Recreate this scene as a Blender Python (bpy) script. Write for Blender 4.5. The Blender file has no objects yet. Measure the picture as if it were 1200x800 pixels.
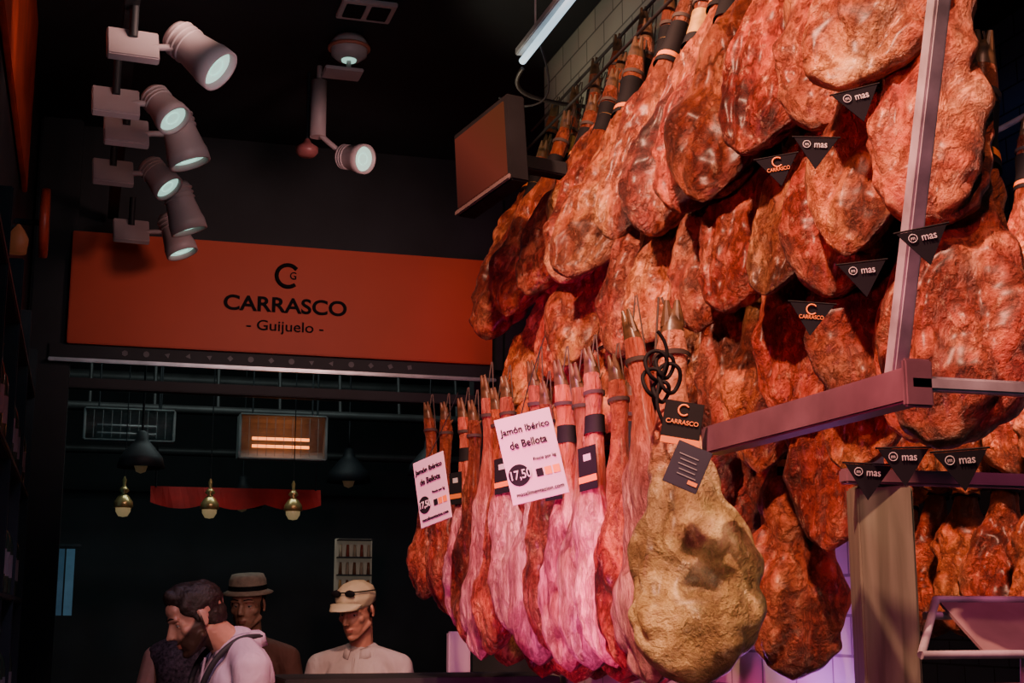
import bpy, bmesh, math, random
from mathutils import Vector, Matrix, noise, Euler
random.seed(7)
R=math.radians
COL=bpy.context.scene.collection

# ------------------------------------------------------------------ materials
def nodes(name):
    m=bpy.data.materials.new(name);m.use_nodes=True
    nt=m.node_tree;b=nt.nodes['Principled BSDF'];return m,nt,b
def M(name,col,rough=.5,metal=0,var=.25,scale=8,bump=.1,emis=None,es=0,spec=.5):
    m,nt,b=nodes(name);N=nt.nodes;L=nt.links
    tc=N.new('ShaderNodeTexCoord');n=N.new('ShaderNodeTexNoise');n.inputs['Scale'].default_value=scale;n.inputs['Detail'].default_value=5
    L.new(tc.outputs['Object'],n.inputs['Vector'])
    r=N.new('ShaderNodeValToRGB');L.new(n.outputs['Fac'],r.inputs[0])
    r.color_ramp.elements[0].position=.3;r.color_ramp.elements[1].position=.7
    r.color_ramp.elements[0].color=[c*(1-var) for c in col]+[1]
    r.color_ramp.elements[1].color=[min(1,c*(1+var)) for c in col]+[1]
    L.new(r.outputs[0],b.inputs['Base Color'])
    b.inputs['Roughness'].default_value=rough;b.inputs['Metallic'].default_value=metal;b.inputs['Specular IOR Level'].default_value=spec
    if bump:
        bp=N.new('ShaderNodeBump');bp.inputs['Strength'].default_value=bump;bp.inputs['Distance'].default_value=.01
        L.new(n.outputs['Fac'],bp.inputs['Height']);L.new(bp.outputs[0],b.inputs['Normal'])
    if emis: b.inputs['Emission Color'].default_value=(*emis,1);b.inputs['Emission Strength'].default_value=es
    return m
class NG:
    def __init__(s,nt): s.N=nt.nodes;s.L=nt.links
    def noise(s,vec,sc,d,ro,di):
        n=s.N.new('ShaderNodeTexNoise');n.inputs['Scale'].default_value=sc;n.inputs['Detail'].default_value=d;n.inputs['Roughness'].default_value=ro;n.inputs['Distortion'].default_value=di
        s.L.new(vec,n.inputs['Vector']);return n.outputs['Fac']
    def ramp(s,src,*st):
        r=s.N.new('ShaderNodeValToRGB');s.L.new(src,r.inputs[0]);e=r.color_ramp.elements
        while len(e)<len(st): e.new(.5)
        for i,(p,c) in enumerate(st): e[i].position=p;e[i].color=(*c,1)
        return r.outputs[0]
    def put(s,x,sock,v):
        if isinstance(v,(int,float)): x.inputs[sock].default_value=v
        elif isinstance(v,tuple): x.inputs[sock].default_value=(*v,1)
        else: s.L.new(v,x.inputs[sock])
    def mix(s,kind,fac,a,c):
        x=s.N.new('ShaderNodeMix');x.data_type='RGBA';x.blend_type=kind
        s.put(x,0,fac);s.put(x,6,a);s.put(x,7,c);return x.outputs[2]
    def m(s,op,a,c=0,clamp=False):
        x=s.N.new('ShaderNodeMath');x.operation=op;x.use_clamp=clamp;s.put(x,0,a);s.put(x,1,c);return x.outputs[0]
    def bw(s,c):
        x=s.N.new('ShaderNodeRGBToBW');s.L.new(c,x.inputs[0]);return x.outputs[0]
def flesh(name,ramp,sc=4,stretch=.7,shank=(.35,.07,.02),rough=.42,pos=(.3,.4,.5,.6,.72),muscle=None,crackamt=.75,bloom=(.95,.6,.38),bumpd=.06,stain=.88,mth=.05):
    m,nt,b=nodes(name);g=NG(nt);N=nt.nodes;L=nt.links
    tc=N.new('ShaderNodeTexCoord');oi=N.new('ShaderNodeObjectInfo')
    mp=N.new('ShaderNodeMapping');mp.inputs['Scale'].default_value=(1,1,stretch)
    L.new(tc.outputs['Object'],mp.inputs[0]);L.new(g.m('MULTIPLY',oi.outputs['Random'],37),mp.inputs['Location'])
    v=mp.outputs[0]
    n1=g.noise(v,sc,8,.62,.15);n2=g.noise(v,sc*3.2,8,.66,.25);n3=g.noise(v,sc*1.1,6,.6,.15);n4=g.noise(v,sc*8,7,.75,.1)
    c=g.ramp(n1,*[(pos[i],ramp[i]) for i in range(len(ramp))])
    rid=g.m('ABSOLUTE',g.m('SUBTRACT',n2,.5))
    cr=g.ramp(rid,(0,(.22,.11,.1)),(.018,(.62,.5,.46)),(.055,(1,1,1)))
    c=g.mix('MULTIPLY',crackamt,c,cr)
    c=g.mix('MULTIPLY',stain,c,g.ramp(n3,(.37,(.18,.06,.07)),(.52,(1,1,1))))
    fn=g.ramp(n4,(.32,(.4,.3,.29)),(.56,(1,1,1)));c=g.mix('MULTIPLY',.85,c,fn)
    c=g.mix('MIX',g.m('MULTIPLY',g.bw(g.ramp(n4,(.57,(0,0,0)),(.69,(1,1,1)))),.55),c,bloom)
    if muscle:
        at=N.new('ShaderNodeAttribute');at.attribute_name='fa'
        f=g.m('ADD',at.outputs['Fac'],g.m('MULTIPLY',g.m('SUBTRACT',g.noise(v,5,5,.6,.2),.5),2.6))
        c=g.mix('MIX',g.bw(g.ramp(f,(mth,(1,1,1)),(mth+.2,(0,0,0)))),c,g.mix('MULTIPLY',.8,muscle,fn))
    at=N.new('ShaderNodeAttribute');at.attribute_name='hu'
    c=g.mix('MIX',g.bw(g.ramp(at.outputs['Fac'],(.5,(0,0,0)),(.66,(.8,.8,.8)))),c,g.mix('MULTIPLY',.8,shank,fn))
    hs=N.new('ShaderNodeHueSaturation');vr=N.new('ShaderNodeMapRange');vr.inputs[3].default_value=.7;vr.inputs[4].default_value=1.4
    L.new(oi.outputs['Random'],vr.inputs[0]);L.new(vr.outputs[0],hs.inputs['Value']);L.new(c,hs.inputs['Color'])
    L.new(hs.outputs[0],b.inputs['Base Color'])
    rr=N.new('ShaderNodeMapRange');rr.inputs[3].default_value=rough-.15;rr.inputs[4].default_value=rough+.28
    L.new(n2,rr.inputs[0]);L.new(rr.outputs[0],b.inputs['Roughness'])
    b.inputs['Coat Weight'].default_value=.15;b.inputs['Coat Roughness'].default_value=.3
    hgt=g.m('ADD',g.m('MULTIPLY',n1,1.1),g.m('ADD',g.m('MULTIPLY',n2,.85),g.m('ADD',g.m('MINIMUM',g.m('MULTIPLY',rid,2.8),.2),g.m('MULTIPLY',n4,.3))))
    bp=N.new('ShaderNodeBump');bp.inputs['Strength'].default_value=1;bp.inputs['Distance'].default_value=bumpd
    L.new(hgt,bp.inputs['Height']);L.new(bp.outputs[0],b.inputs['Normal'])
    return m
def skin_mat(name,col,lip,beard):
    """skin with lips and, for the bearded man, facial hair placed in head space"""
    m,nt,b=nodes(name);g=NG(nt);N=nt.nodes;L=nt.links
    tc=N.new('ShaderNodeTexCoord');sp=N.new('ShaderNodeSeparateXYZ');L.new(tc.outputs['Object'],sp.inputs[0]);x,y,z=sp.outputs
    n=g.noise(tc.outputs['Object'],25,5,.6,0)
    c=g.mix('MIX',n,tuple(k*.8 for k in col),tuple(min(1,k*1.15) for k in col))
    lm=g.m('MULTIPLY',g.m('LESS_THAN',g.m('ABSOLUTE',x),.020),g.m('MULTIPLY',g.m('LESS_THAN',g.m('ABSOLUTE',g.m('ADD',z,.0645)),.007),g.m('LESS_THAN',y,-.080)))
    if beard:
        thr=g.m('ADD',g.m('MULTIPLY',g.m('ADD',y,.09),.62),-.046)
        e=g.m('MULTIPLY',g.m('SUBTRACT',n,.5),.02)
        k=g.m('MULTIPLY',g.m('SUBTRACT',g.m('ADD',thr,e),z),90,True)
        k=g.m('MULTIPLY',k,g.m('LESS_THAN',y,.012));k=g.m('MULTIPLY',k,g.m('GREATER_THAN',z,-.118))
        c=g.mix('MIX',g.m('MULTIPLY',k,.92),c,(.02,.012,.01))
    c=g.mix('MIX',lm,c,lip)
    L.new(c,b.inputs['Base Color']);b.inputs['Roughness'].default_value=.5;b.inputs['Subsurface Weight'].default_value=.06;b.inputs['Subsurface Radius'].default_value=(.02,.008,.005)
    bp=N.new('ShaderNodeBump');bp.inputs['Strength'].default_value=.15;bp.inputs['Distance'].default_value=.003;L.new(n,bp.inputs['Height']);L.new(bp.outputs[0],b.inputs['Normal'])
    return m
def cloth(name,col,sc=9):
    """woven fabric with soft drape folds"""
    m,nt,b=nodes(name);g=NG(nt);N=nt.nodes;L=nt.links
    tc=N.new('ShaderNodeTexCoord');mp=N.new('ShaderNodeMapping');mp.inputs['Scale'].default_value=(1,1,.35);mp.inputs['Rotation'].default_value=(.3,.4,0);L.new(tc.outputs['Object'],mp.inputs[0])
    n=g.noise(mp.outputs[0],sc,3,.5,.6);n2=g.noise(tc.outputs['Object'],60,3,.5,0)
    L.new(g.mix('MIX',n,tuple(k*.72 for k in col),tuple(min(1,k*1.15) for k in col)),b.inputs['Base Color']);b.inputs['Roughness'].default_value=.85
    bp=N.new('ShaderNodeBump');bp.inputs['Strength'].default_value=.9;bp.inputs['Distance'].default_value=.03
    L.new(g.m('ADD',n,g.m('MULTIPLY',n2,.02)),bp.inputs['Height']);L.new(bp.outputs[0],b.inputs['Normal']);return m
def tiles(name,c1,c2,mort,ax='yz',w=.2,h=.1,rough=.25):
    m,nt,b=nodes(name);N=nt.nodes;L=nt.links
    tc=N.new('ShaderNodeTexCoord');sp=N.new('ShaderNodeSeparateXYZ');cb=N.new('ShaderNodeCombineXYZ')
    L.new(tc.outputs['Object'],sp.inputs[0])
    L.new(sp.outputs[{'x':0,'y':1}[ax[0]]],cb.inputs[0]);L.new(sp.outputs[{'z':2,'y':1}[ax[1]]],cb.inputs[1])
    br=N.new('ShaderNodeTexBrick');br.inputs['Scale'].default_value=1;br.inputs['Brick Width'].default_value=w;br.inputs['Row Height'].default_value=h;br.inputs['Mortar Size'].default_value=.004
    br.inputs['Color1'].default_value=(*c1,1);br.inputs['Color2'].default_value=(*c2,1);br.inputs['Mortar'].default_value=(*mort,1)
    L.new(cb.outputs[0],br.inputs['Vector']);L.new(br.outputs['Color'],b.inputs['Base Color']);b.inputs['Roughness'].default_value=rough
    bp=N.new('ShaderNodeBump');bp.inputs['Strength'].default_value=.5;bp.inputs['Distance'].default_value=.004;bp.invert=True
    L.new(br.outputs['Fac'],bp.inputs['Height']);L.new(bp.outputs[0],b.inputs['Normal'])
    return m
red=flesh('cured_meat_red',[(.14,.008,.01),(.38,.032,.022),(.62,.105,.05),(.8,.26,.115),(.92,.49,.26)])
red2=flesh('cured_meat_orange',[(.16,.014,.008),(.42,.06,.024),(.66,.175,.06),(.78,.34,.12),(.84,.54,.25)],sc=3.4)
pink=flesh('cured_fat_pink',[(.45,.07,.1),(.66,.2,.23),(.78,.34,.36),(.84,.45,.45),(.9,.56,.54)],sc=5,stretch=.3,shank=(.5,.09,.03),muscle=(.24,.01,.025),crackamt=.4,rough=.38,bumpd=.035,stain=.6,mth=.3)
gold=flesh('cured_fat_golden',[(.26,.18,.05),(.40,.31,.10),(.52,.43,.16),(.62,.54,.24),(.68,.62,.33)],sc=2.6,stretch=.8,shank=(.55,.13,.08),crackamt=.35,bloom=(.66,.62,.4),bumpd=.04,stain=.65)
blk=M('black_print',(.009,.009,.011),.7,bump=0,spec=.15);hoofm=M('hoof_horn',(.09,.05,.025),.35,scale=30,var=.6)
orl=M('orange_label',(.75,.2,.04),.5,bump=0,var=.05);ropem=M('rope_dark',(.05,.035,.03),.8)
goldfoil=M('gold_foil',(.6,.34,.1),.4,.4,var=.3,scale=30)
white=M('white_card',(.62,.46,.56),.6,var=.03,bump=0);greytxt=M('print_white',(.55,.53,.55),.6,var=.02,bump=0)
dk=M('dark_paint',(.014,.018,.022),.6,var=.4,scale=3);dk2=M('dark_panel',(.022,.03,.035),.45,var=.3)
ceilm=M('ceiling_dark',(.013,.018,.022),.8,var=.3,scale=2)
steel=M('galvanised_steel',(.42,.37,.41),.45,.2,var=.4,scale=14,bump=.05);chrome=M('brushed_steel',(.55,.55,.57),.35,.7)
rodm=M('dark_rod',(.04,.035,.035),.5,.3)
beamm=M('painted_steel_beam',(.17,.08,.11),.5,.1,scale=10);lampw=M('lamp_housing',(.46,.37,.38),.45,0,var=.08)
glow=M('lamp_lens',(.5,.7,.65),.3,emis=(.5,.95,.78),es=.8,var=.02,bump=0);tube_em=M('tube_glow',(.7,.75,.8),emis=(.6,.85,1),es=1.2,bump=0,var=.01)
sgn=M('orange_sign_board',(.62,.08,.032),.55,var=.06,scale=2,bump=0)
woodm,nt,b=nodes('post_wood');N=nt.nodes;L=nt.links
tc=N.new('ShaderNodeTexCoord');mp=N.new('ShaderNodeMapping');mp.inputs['Scale'].default_value=(14,14,.9);nn=N.new('ShaderNodeTexNoise');nn.inputs['Scale'].default_value=3;nn.inputs['Detail'].default_value=8;nn.inputs['Distortion'].default_value=.6
rp=N.new('ShaderNodeValToRGB');rp.color_ramp.elements[0].position=.3;rp.color_ramp.elements[1].position=.7;rp.color_ramp.elements[0].color=(.10,.10,.065,1);rp.color_ramp.elements[1].color=(.2,.2,.14,1)
L.new(tc.outputs['Object'],mp.inputs[0]);L.new(mp.outputs[0],nn.inputs[0]);L.new(nn.outputs[0],rp.inputs[0]);L.new(rp.outputs[0],b.inputs['Base Color']);b.inputs['Roughness'].default_value=.6
brass=M('brass',(.7,.5,.2),.3,.7);redcloth=M('red_fabric',(.55,.02,.02),.7);glassm=M('bottle_glass',(.03,.06,.04),.15,var=.3)
skinb=skin_mat('skin_bearded',(.55,.29,.22),(.4,.14,.11),True)
skinm=skin_mat('skin',(.55,.29,.22),(.42,.14,.11),False);skin2=skin_mat('skin_tan',(.5,.24,.16),(.36,.12,.09),False)
hairm=M('dark_hair',(.02,.012,.009),.6,var=.5,scale=60,bump=.6);eyew=M('eye_white',(.42,.38,.36),.3,bump=0,var=.02)
shirtp=cloth('shirt_lilac',(.5,.4,.58));polo=cloth('polo_cream',(.46,.41,.38))
brownsh=cloth('shirt_brown',(.13,.055,.04));capm=M('cap_cream',(.55,.5,.32),.7,var=.05);strawm=M('hat_straw',(.3,.22,.16),.8,scale=40)
trous=cloth('trousers_dark',(.03,.035,.05));dots=M('dotted_top',(.06,.04,.05),.8,var=.9,scale=90);shoe=M('shoe_leather',(.02,.015,.012),.4)

# ------------------------------------------------------------------ helpers
def link(o,parent=None):
    COL.objects.link(o)
    if parent: o.parent=parent
    return o
def empty(name,loc=(0,0,0),rot=(0,0,0)):
    e=bpy.data.objects.new(name,None);e.empty_display_size=.05;COL.objects.link(e);e.location=loc;e.rotation_euler=rot;return e
def bmobj(name,bm,mats,parent=None,smooth=False,loc=(0,0,0),rot=(0,0,0)):
    me=bpy.data.meshes.new(name);bm.to_mesh(me);bm.free()
    for m in (mats if isinstance(mats,(list,tuple)) else [mats]): me.materials.append(m)
    if smooth:
        for p in me.polygons:p.use_smooth=True
    o=bpy.data.objects.new(name,me);link(o,parent);o.location=loc;o.rotation_euler=rot;return o
def box(name,c,s,mat,parent=None,rot=(0,0,0),bev=.004):
    bm=bmesh.new();bmesh.ops.create_cube(bm,size=1);bmesh.ops.scale(bm,vec=s,verts=bm.verts)
    if bev: bmesh.ops.bevel(bm,geom=bm.edges[:],offset=min(bev,min(s)*.3),segments=2,affect='EDGES')
    return bmobj(name,bm,mat,parent,loc=c,rot=rot)
def addcyl(bm,p1,p2,r1,r2,seg=20,mi=0,caps=True):
    p1=Vector(p1);p2=Vector(p2);d=p2-p1
    q=d.to_track_quat('Z','Y').to_matrix().to_4x4()
    mt=Matrix.Translation((p1+p2)/2)@q
    r=bmesh.ops.create_cone(bm,cap_ends=caps,segments=seg,radius1=r1,radius2=r2,depth=d.length,matrix=mt)
    for v in r['verts']:
        for f in v.link_faces: f.material_index=mi
def cyl(name,p1,p2,r1,r2,mat,parent=None,seg=24):
    bm=bmesh.new();addcyl(bm,p1,p2,r1,r2,seg);o=bmobj(name,bm,mat,parent)
    for p in o.data.polygons: p.use_smooth=len(p.vertices)==4
    return o
def tube(name,pts,r,mat,parent=None,cyclic=False):
    c=bpy.data.curves.new(name,'CURVE');c.dimensions='3D';c.bevel_depth=r;c.bevel_resolution=3;c.use_fill_caps=True
    s=c.splines.new('POLY' if len(pts)<3 else 'NURBS');s.points.add(len(pts)-1)
    for i,p in enumerate(pts): s.points[i].co=(*p,1)
    if len(pts)>2: s.order_u=3;s.use_endpoint_u=not cyclic;s.use_cyclic_u=cyclic
    c.materials.append(mat);o=bpy.data.objects.new(name,c);return link(o,parent)
def lathe(bm,prof,seg=24,mi=0,mt=Matrix()):
    rows=[]
    for r,z in prof:
        rows.append([bm.verts.new(mt@Vector((r*math.cos(2*math.pi*k/seg),r*math.sin(2*math.pi*k/seg),z))) for k in range(seg)])
    for a,b_ in zip(rows,rows[1:]):
        for k in range(seg):
            f=bm.faces.new((a[k],a[(k+1)%seg],b_[(k+1)%seg],b_[k]));f.material_index=mi;f.smooth=True
TXT=[]
def text(name,body,loc,w,h,mat,parent=None,rot=(R(90),0,0),off=0.0,ext=.001):
    c=bpy.data.curves.new(name,'FONT');c.body=body;c.align_x='CENTER';c.align_y='CENTER';c.extrude=ext;c.offset=off
    c.materials.append(mat);o=bpy.data.objects.new(name,c);link(o)
    o.location=loc;o.rotation_euler=rot
    if parent:o.parent=parent
    TXT.append((o,w,h));return o
def spot(name,loc,tgt,col,pw,size=60,r=.08,blend=.5):
    l=bpy.data.lights.new(name,'SPOT');l.color=col;l.energy=pw;l.spot_size=R(size);l.spot_blend=blend;l.shadow_soft_size=r
    o=bpy.data.objects.new(name,l);link(o);o.location=loc;o.rotation_euler=(Vector(tgt)-Vector(loc)).to_track_quat('-Z','Y').to_euler();return o
def area(name,loc,tgt,col,pw,sx=.5,sy=.5):
    l=bpy.data.lights.new(name,'AREA');l.color=col;l.energy=pw;l.shape='RECTANGLE';l.size=sx;l.size_y=sy
    o=bpy.data.objects.new(name,l);link(o);o.location=loc;o.rotation_euler=(Vector(tgt)-Vector(loc)).to_track_quat('-Z','Y').to_euler();return o

# ------------------------------------------------------------------ room
floorm=tiles('floor_tiles',(.05,.05,.055),(.07,.065,.06),(.02,.02,.02),'xy',.4,.4,.3)
box('floor',(1.5,5,-.05),(9,16,.1),floorm,bev=0)
box('ceiling',(1.7,4.6,4.06),(5,6.4,.12),ceilm,bev=0)
box('ceiling_hall',(1.7,10,4.06),(8,4.2,.12),ceilm,bev=0)
tilew=tiles('cream_wall_tiles',(.5,.5,.42),(.45,.46,.4),(.2,.2,.18))
blue=tiles('blue_wall_tiles',(.10,.15,.24),(.08,.13,.22),(.03,.04,.06))
box('wall_right',(1.90,4.44,2.0),(.08,2.52,4.0),tilew,bev=0)
box('wall_far_right',(3.55,4.6,2.0),(.1,5.4,4.0),blue,bev=0)
box('wall_side_room',(2.75,7.25,2.0),(1.6,.1,4.0),dk,bev=0)
box('wall_left',(-.36,4.3,2.0),(.1,5.6,4.0),dk2,bev=0)
box('wall_above_sign',(.88,7.15,3.44),(2.4,.1,1.14),dk,bev=0)
box('column_left',(-.2,7.1,2.0),(.2,.2,4.0),dk,bev=.01)
box('wall_back_hall',(1.5,12,2.0),(9,.1,4.0),dk,bev=0)
box('wall_hall_left',(-2.5,9.6,2.0),(.1,4.8,4.0),dk,bev=0)
box('wall_hall_right',(5,9.6,2.0),(.1,4.8,4.0),dk,bev=0)

# sign
s=empty('hanging_shop_sign',(.86,6.98,3.145))
box('board',(.07,0,0),(2.1,.06,.55),sgn,s)
text('name_text','CARRASCO',(.05,-.034,-.035),.61,.078,blk,s,off=.022)
text('place_text','- Guijuelo -',(.05,-.034,-.14),.38,.068,blk,s,off=.006)
pts=[(.055+.056*math.cos(R(a)),-.034,.12+.056*math.sin(R(a))) for a in range(40,325,15)]
tube('logo_ring',pts,.010,blk,s);text('logo_letter','G',(.082,-.034,.12),.032,.038,blk,s,off=.01)
r_=empty('fascia_rail',(0,0,0))
box('rail',(.9,6.96,2.79),(2.2,.03,.018),chrome,r_);box('fascia',(.9,6.99,2.835),(2.2,.02,.075),dk,r_)
pic=M('pictogram_grey',(.12,.12,.13),bump=0)
for i in range(15):
    bm=bmesh.new();bmesh.ops.create_circle(bm,cap_ends=True,segments=random.choice([3,4,6,9]),radius=.015)
    bmobj('pictogram_%d'%i,bm,pic,r_,loc=(.15+i*.1,6.978,2.838),rot=(R(90),random.random(),0))
box('lower_lintel',(.9,7.1,2.70),(2.2,.06,.05),dk,r_)

# ------------------------------------------------------------------ hams
U=[0,.012,.035,.075,.13,.20,.28,.36,.44,.52,.60,.68,.76,.83,.88,.92,.96,1]
W=[.003,.036,.072,.105,.132,.146,.144,.131,.112,.088,.064,.047,.037,.035,.041,.035,.029,.016]
def lerpf(u,X,Y):
    for i in range(len(X)-1):
        if u<=X[i+1]:
            k=(u-X[i])/(X[i+1]-X[i]);return Y[i]+(Y[i+1]-Y[i])*k
    return Y[-1]
def sm(u,a,b_):
    k=max(0,min(1,(u-a)/(b_-a)));return k*k*(3-2*k)
def ham_mesh(name,mat,seed,tag=False,thick=.68,label=1,rough=1.0):
    bm=bmesh.new();lay=bm.verts.layers.float.new('hu');la2=bm.verts.layers.float.new('fa')
    rows=[];n=96;seg=56;rs=random.Random(seed);sx=rs.uniform(-.05,.06);off=Vector((seed*7.3,seed*3.1,0))
    bend=rs.uniform(-.035,.035)
    def centre(u): return Vector((sx*(1-sm(u,0,.4))+bend*math.sin(u*math.pi),-.25*max(0,u-.86),0))
    for i in range(n+1):
        u=(i/n);u=u**1.2;w=lerpf(u,U,W);t=w*(thick+(1-thick)*sm(u,.3,.72))
        c=centre(u);row=[]
        for k in range(seg):
            a=2*math.pi*k/seg;ca=math.cos(a);sa=math.sin(a)
            pw=.85;x=w*math.copysign(abs(ca)**pw,ca);y=t*math.copysign(abs(sa)**pw,sa)
            if y<0: y*=.78+.22*sm(u,.4,.7)
            p=Vector((x,y,0))+c;p.z=u
            nv=Vector((ca,sa/thick,0)).normalized()
            amp=(1-sm(u,.45,.8))*min(1,u*12)
            dsp=.030*noise.noise(p*4.5+off)+.018*noise.noise(p*10+off)+.009*noise.noise(p*24+off)
            if sa<0: dsp-=.028*math.exp(-((u-.33)/.07)**2-((ca-.2)/.3)**2)-.012*math.exp(-((u-.45)/.06)**2-((ca+.2)/.35)**2)
            fl=noise.noise(Vector((p.x*9,p.y*9,p.z*2.5))+off*2);dsp-=.026*max(0,.22-abs(fl))/.22*rough
            p+=nv*dsp*(amp*.85+.15)
            v=bm.verts.new(p);v[lay]=u;v[la2]=-sa;row.append(v)
        rows.append(row)
    for i in range(n):
        for k in range(seg):
            f=bm.faces.new((rows[i][k],rows[i][(k+1)%seg],rows[i+1][(k+1)%seg],rows[i+1][k]));f.smooth=True
            if rows[i][0][lay]>.935: f.material_index=1
    bm.faces.new(rows[0][::-1]);f=bm.faces.new(rows[-1]);f.material_index=1
    c=centre(.97)
    for s_ in (-1,1):
        addcyl(bm,(c.x+s_*.011,c.y,.96),(c.x+s_*.013,c.y-.025,1.025),.02,.006,10,1)
        addcyl(bm,(c.x+s_*.024,c.y+.02,.92),(c.x+s_*.03,c.y+.04,.94),.009,.004,8,1)
    def ring(u0,u1,k,mi):
        rr=[]
        for u in (u0,(u0+u1)/2,u1):
            w=lerpf(u,U,W)*k+.003;c=centre(u)
            rr.append([bm.verts.new((c.x+w*math.cos(2*math.pi*j/24),c.y+w*math.sin(2*math.pi*j/24),u)) for j in range(24)])
        for a,b_ in zip(rr,rr[1:]):
            for j in range(24):
                f=bm.faces.new((a[j],a[(j+1)%24],b_[(j+1)%24],b_[j]));f.material_index=mi;f.smooth=True
    if label==1: ring(.68,.85,1.14,2);ring(.70,.72,1.17,3)
    if label==3: ring(.71,.86,1.14,2);ring(.80,.815,1.17,6)
    if label==4: ring(.74,.84,1.1,6);ring(.70,.74,1.14,2)
    if label==2: ring(.74,.80,1.1,2)
    ring(.868,.88,1.08,4)
    c=centre(.87)
    for s_ in (-1,1): addcyl(bm,(c.x+s_*.04,c.y,.87),(c.x+s_*.004,c.y+.02,1.08),.0032,.0032,6,4)
    if tag:
        yy=centre(.66).y-.075
        for (z0,z1,x0,x1,mi,dy) in ((.55,.69,-.05,.05,2,0),(.575,.595,-.05,.05,3,.002),(.64,.665,-.02,.02,5,.002)):
            vs=[bm.verts.new(p) for p in ((x0,yy-dy+.004,z0),(x1,yy-dy+.004,z0),(x1,yy-dy,z1),(x0,yy-dy,z1))]
            f=bm.faces.new(vs);f.material_index=mi
    me=bpy.data.meshes.new(name);bm.normal_update();bm.to_mesh(me);bm.free()
    for m in (mat,hoofm,blk,orl,ropem,greytxt,goldfoil): me.materials.append(m)
    return me
REDS=[ham_mesh('ham_red_%d'%i,red if i%3 else red2,i+1,False,.62+.04*(i%3),label=(1,3,1,2,3,4,1)[i]) for i in range(7)]
REDT=[ham_mesh('ham_tag_%d'%i,red,i+11,True) for i in range(2)]
REDP=[ham_mesh('ham_plain_%d'%i,red,i+41,False,.75,label=0) for i in range(3)]
PINK=[ham_mesh('ham_pink_%d'%i,pink,i+21,i%2==1,.8,label=(0,2,0,2)[i],rough=.9) for i in range(4)]
GOLD=ham_mesh('ham_gold',gold,31,False,.7,label=0,rough=.6)
def ham(me,Q,T,width,yaw,thick=1.0):
    """Q bottom, T direction tip, width metres, yaw of wide axis in degrees"""
    Q=Vector(Q);T=Vector(T);L_=(T-Q).length;z=(T-Q).normalized()
    xa=Vector((math.cos(R(yaw)),math.sin(R(yaw)),0));y=z.cross(xa).normalized();x=y.cross(z)
    o=bpy.data.objects.new('cured_ham',me);link(o)
    sx=width/.29
    m=Matrix((( x.x*sx,y.x*sx*thick,z.x*L_,Q.x),(x.y*sx,y.y*sx*thick,z.y*L_,Q.y),(x.z*sx,y.z*sx*thick,z.z*L_,Q.z),(0,0,0,1)))
    o.matrix_world=m;return o
rr=random.Random(3)
def j(a): return rr.uniform(-a,a)
A=[(2.28,2.59,.27),(2.57,2.61,.24),(2.73,2.60,.22),(3.00,2.57,.24),(3.18,2.59,.22),(3.44,2.60,.23),(3.57,2.62,.2),(3.95,2.60,.24),(4.18,2.64,.21),(4.42,2.65,.21),(4.68,2.63,.21),(4.98,2.60,.22)]
for i,(y,z,w) in enumerate(A): ham(REDS[i%7],(1.38+j(.02),y,z),(1.68,y+.16+j(.04),3.42+j(.04)),w,-40+j(14))
for i,y in enumerate([2.3,2.6,2.85,3.1,3.35,3.7,3.85,4.05,4.3,4.55,4.82,5.15]): ham(REDS[(i+2)%7],(1.50+j(.02),y,2.72+j(.04)),(1.75,y+.15,3.52+j(.05)),.21,-40+j(14))
for i,y in enumerate([3.0,3.22,3.5,3.78,4.0,4.2,4.45,4.7,4.95,5.2]): ham(REDS[(i+4)%7],(1.60,y,2.85+j(.04)),(1.79,y+.12,3.64+j(.05)),.19,-40+j(14))
B=[(2.25,2.32,.25),(2.40,2.29,.19),(2.58,2.25,.24),(2.75,2.29,.18),(2.99,2.30,.22),(3.24,2.30,.21),(3.50,2.32,.21),(3.85,2.34,.21),(4.13,2.36,.19),(4.35,2.35,.19),(4.73,2.32,.21)]
for i,(y,z,w) in enumerate(B): ham(REDS[(i*2+1)%7],(1.43+j(.02),y,z),(1.68,y+.12+j(.04),3.08+j(.04)),w,-38+j(14))
C=[(1.48,2.20,1.89,.28),(1.48,2.58,2.02,.23),(1.48,2.89,2.03,.21),(1.48,3.16,2.0,.2),(1.54,2.61,1.89,.2),(1.54,3.05,1.93,.2),(1.48,3.38,2.12,.19),(1.56,2.41,1.93,.22),(1.5,3.56,2.17,.19),(1.5,3.85,2.24,.19),(1.52,4.1,2.15,.2),(1.52,4.4,2.15,.2),(1.52,4.7,2.15,.2),(1.52,5.0,2.15,.2)]
for i,(x,y,z,w) in enumerate(C): ham(REDS[(i*3+2)%7],(x,y,z),(x+.2,y+.12,z+.82),w,-35+j(14))
for i in range(14):
    y=2.4+.21*i;ham(REDS[i%7],(1.64,y,2.15+.14*(i%2)+j(.06)),(1.75,y+.08,2.98),.2,-30+j(15))
for i,(x,y,z,w) in enumerate([(1.62,3.10,1.45,.25),(1.60,3.35,1.62,.22),(1.58,3.7,1.42,.22),(1.58,4.0,1.40,.22),(1.58,4.35,1.40,.22),(1.58,4.7,1.40,.22),(1.6,2.88,1.74,.2),(1.45,3.45,1.42,.2),(1.45,3.8,1.42,.2),(1.45,4.15,1.40,.2),(1.45,4.5,1.40,.2),(1.5,4.95,1.42,.2)]):
    ham((REDT[0],REDP[0],REDT[1],REDP[2])[i%4],(x,y,z),(x+.08,y+.06,z+.86),w,-20+j(12))
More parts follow.
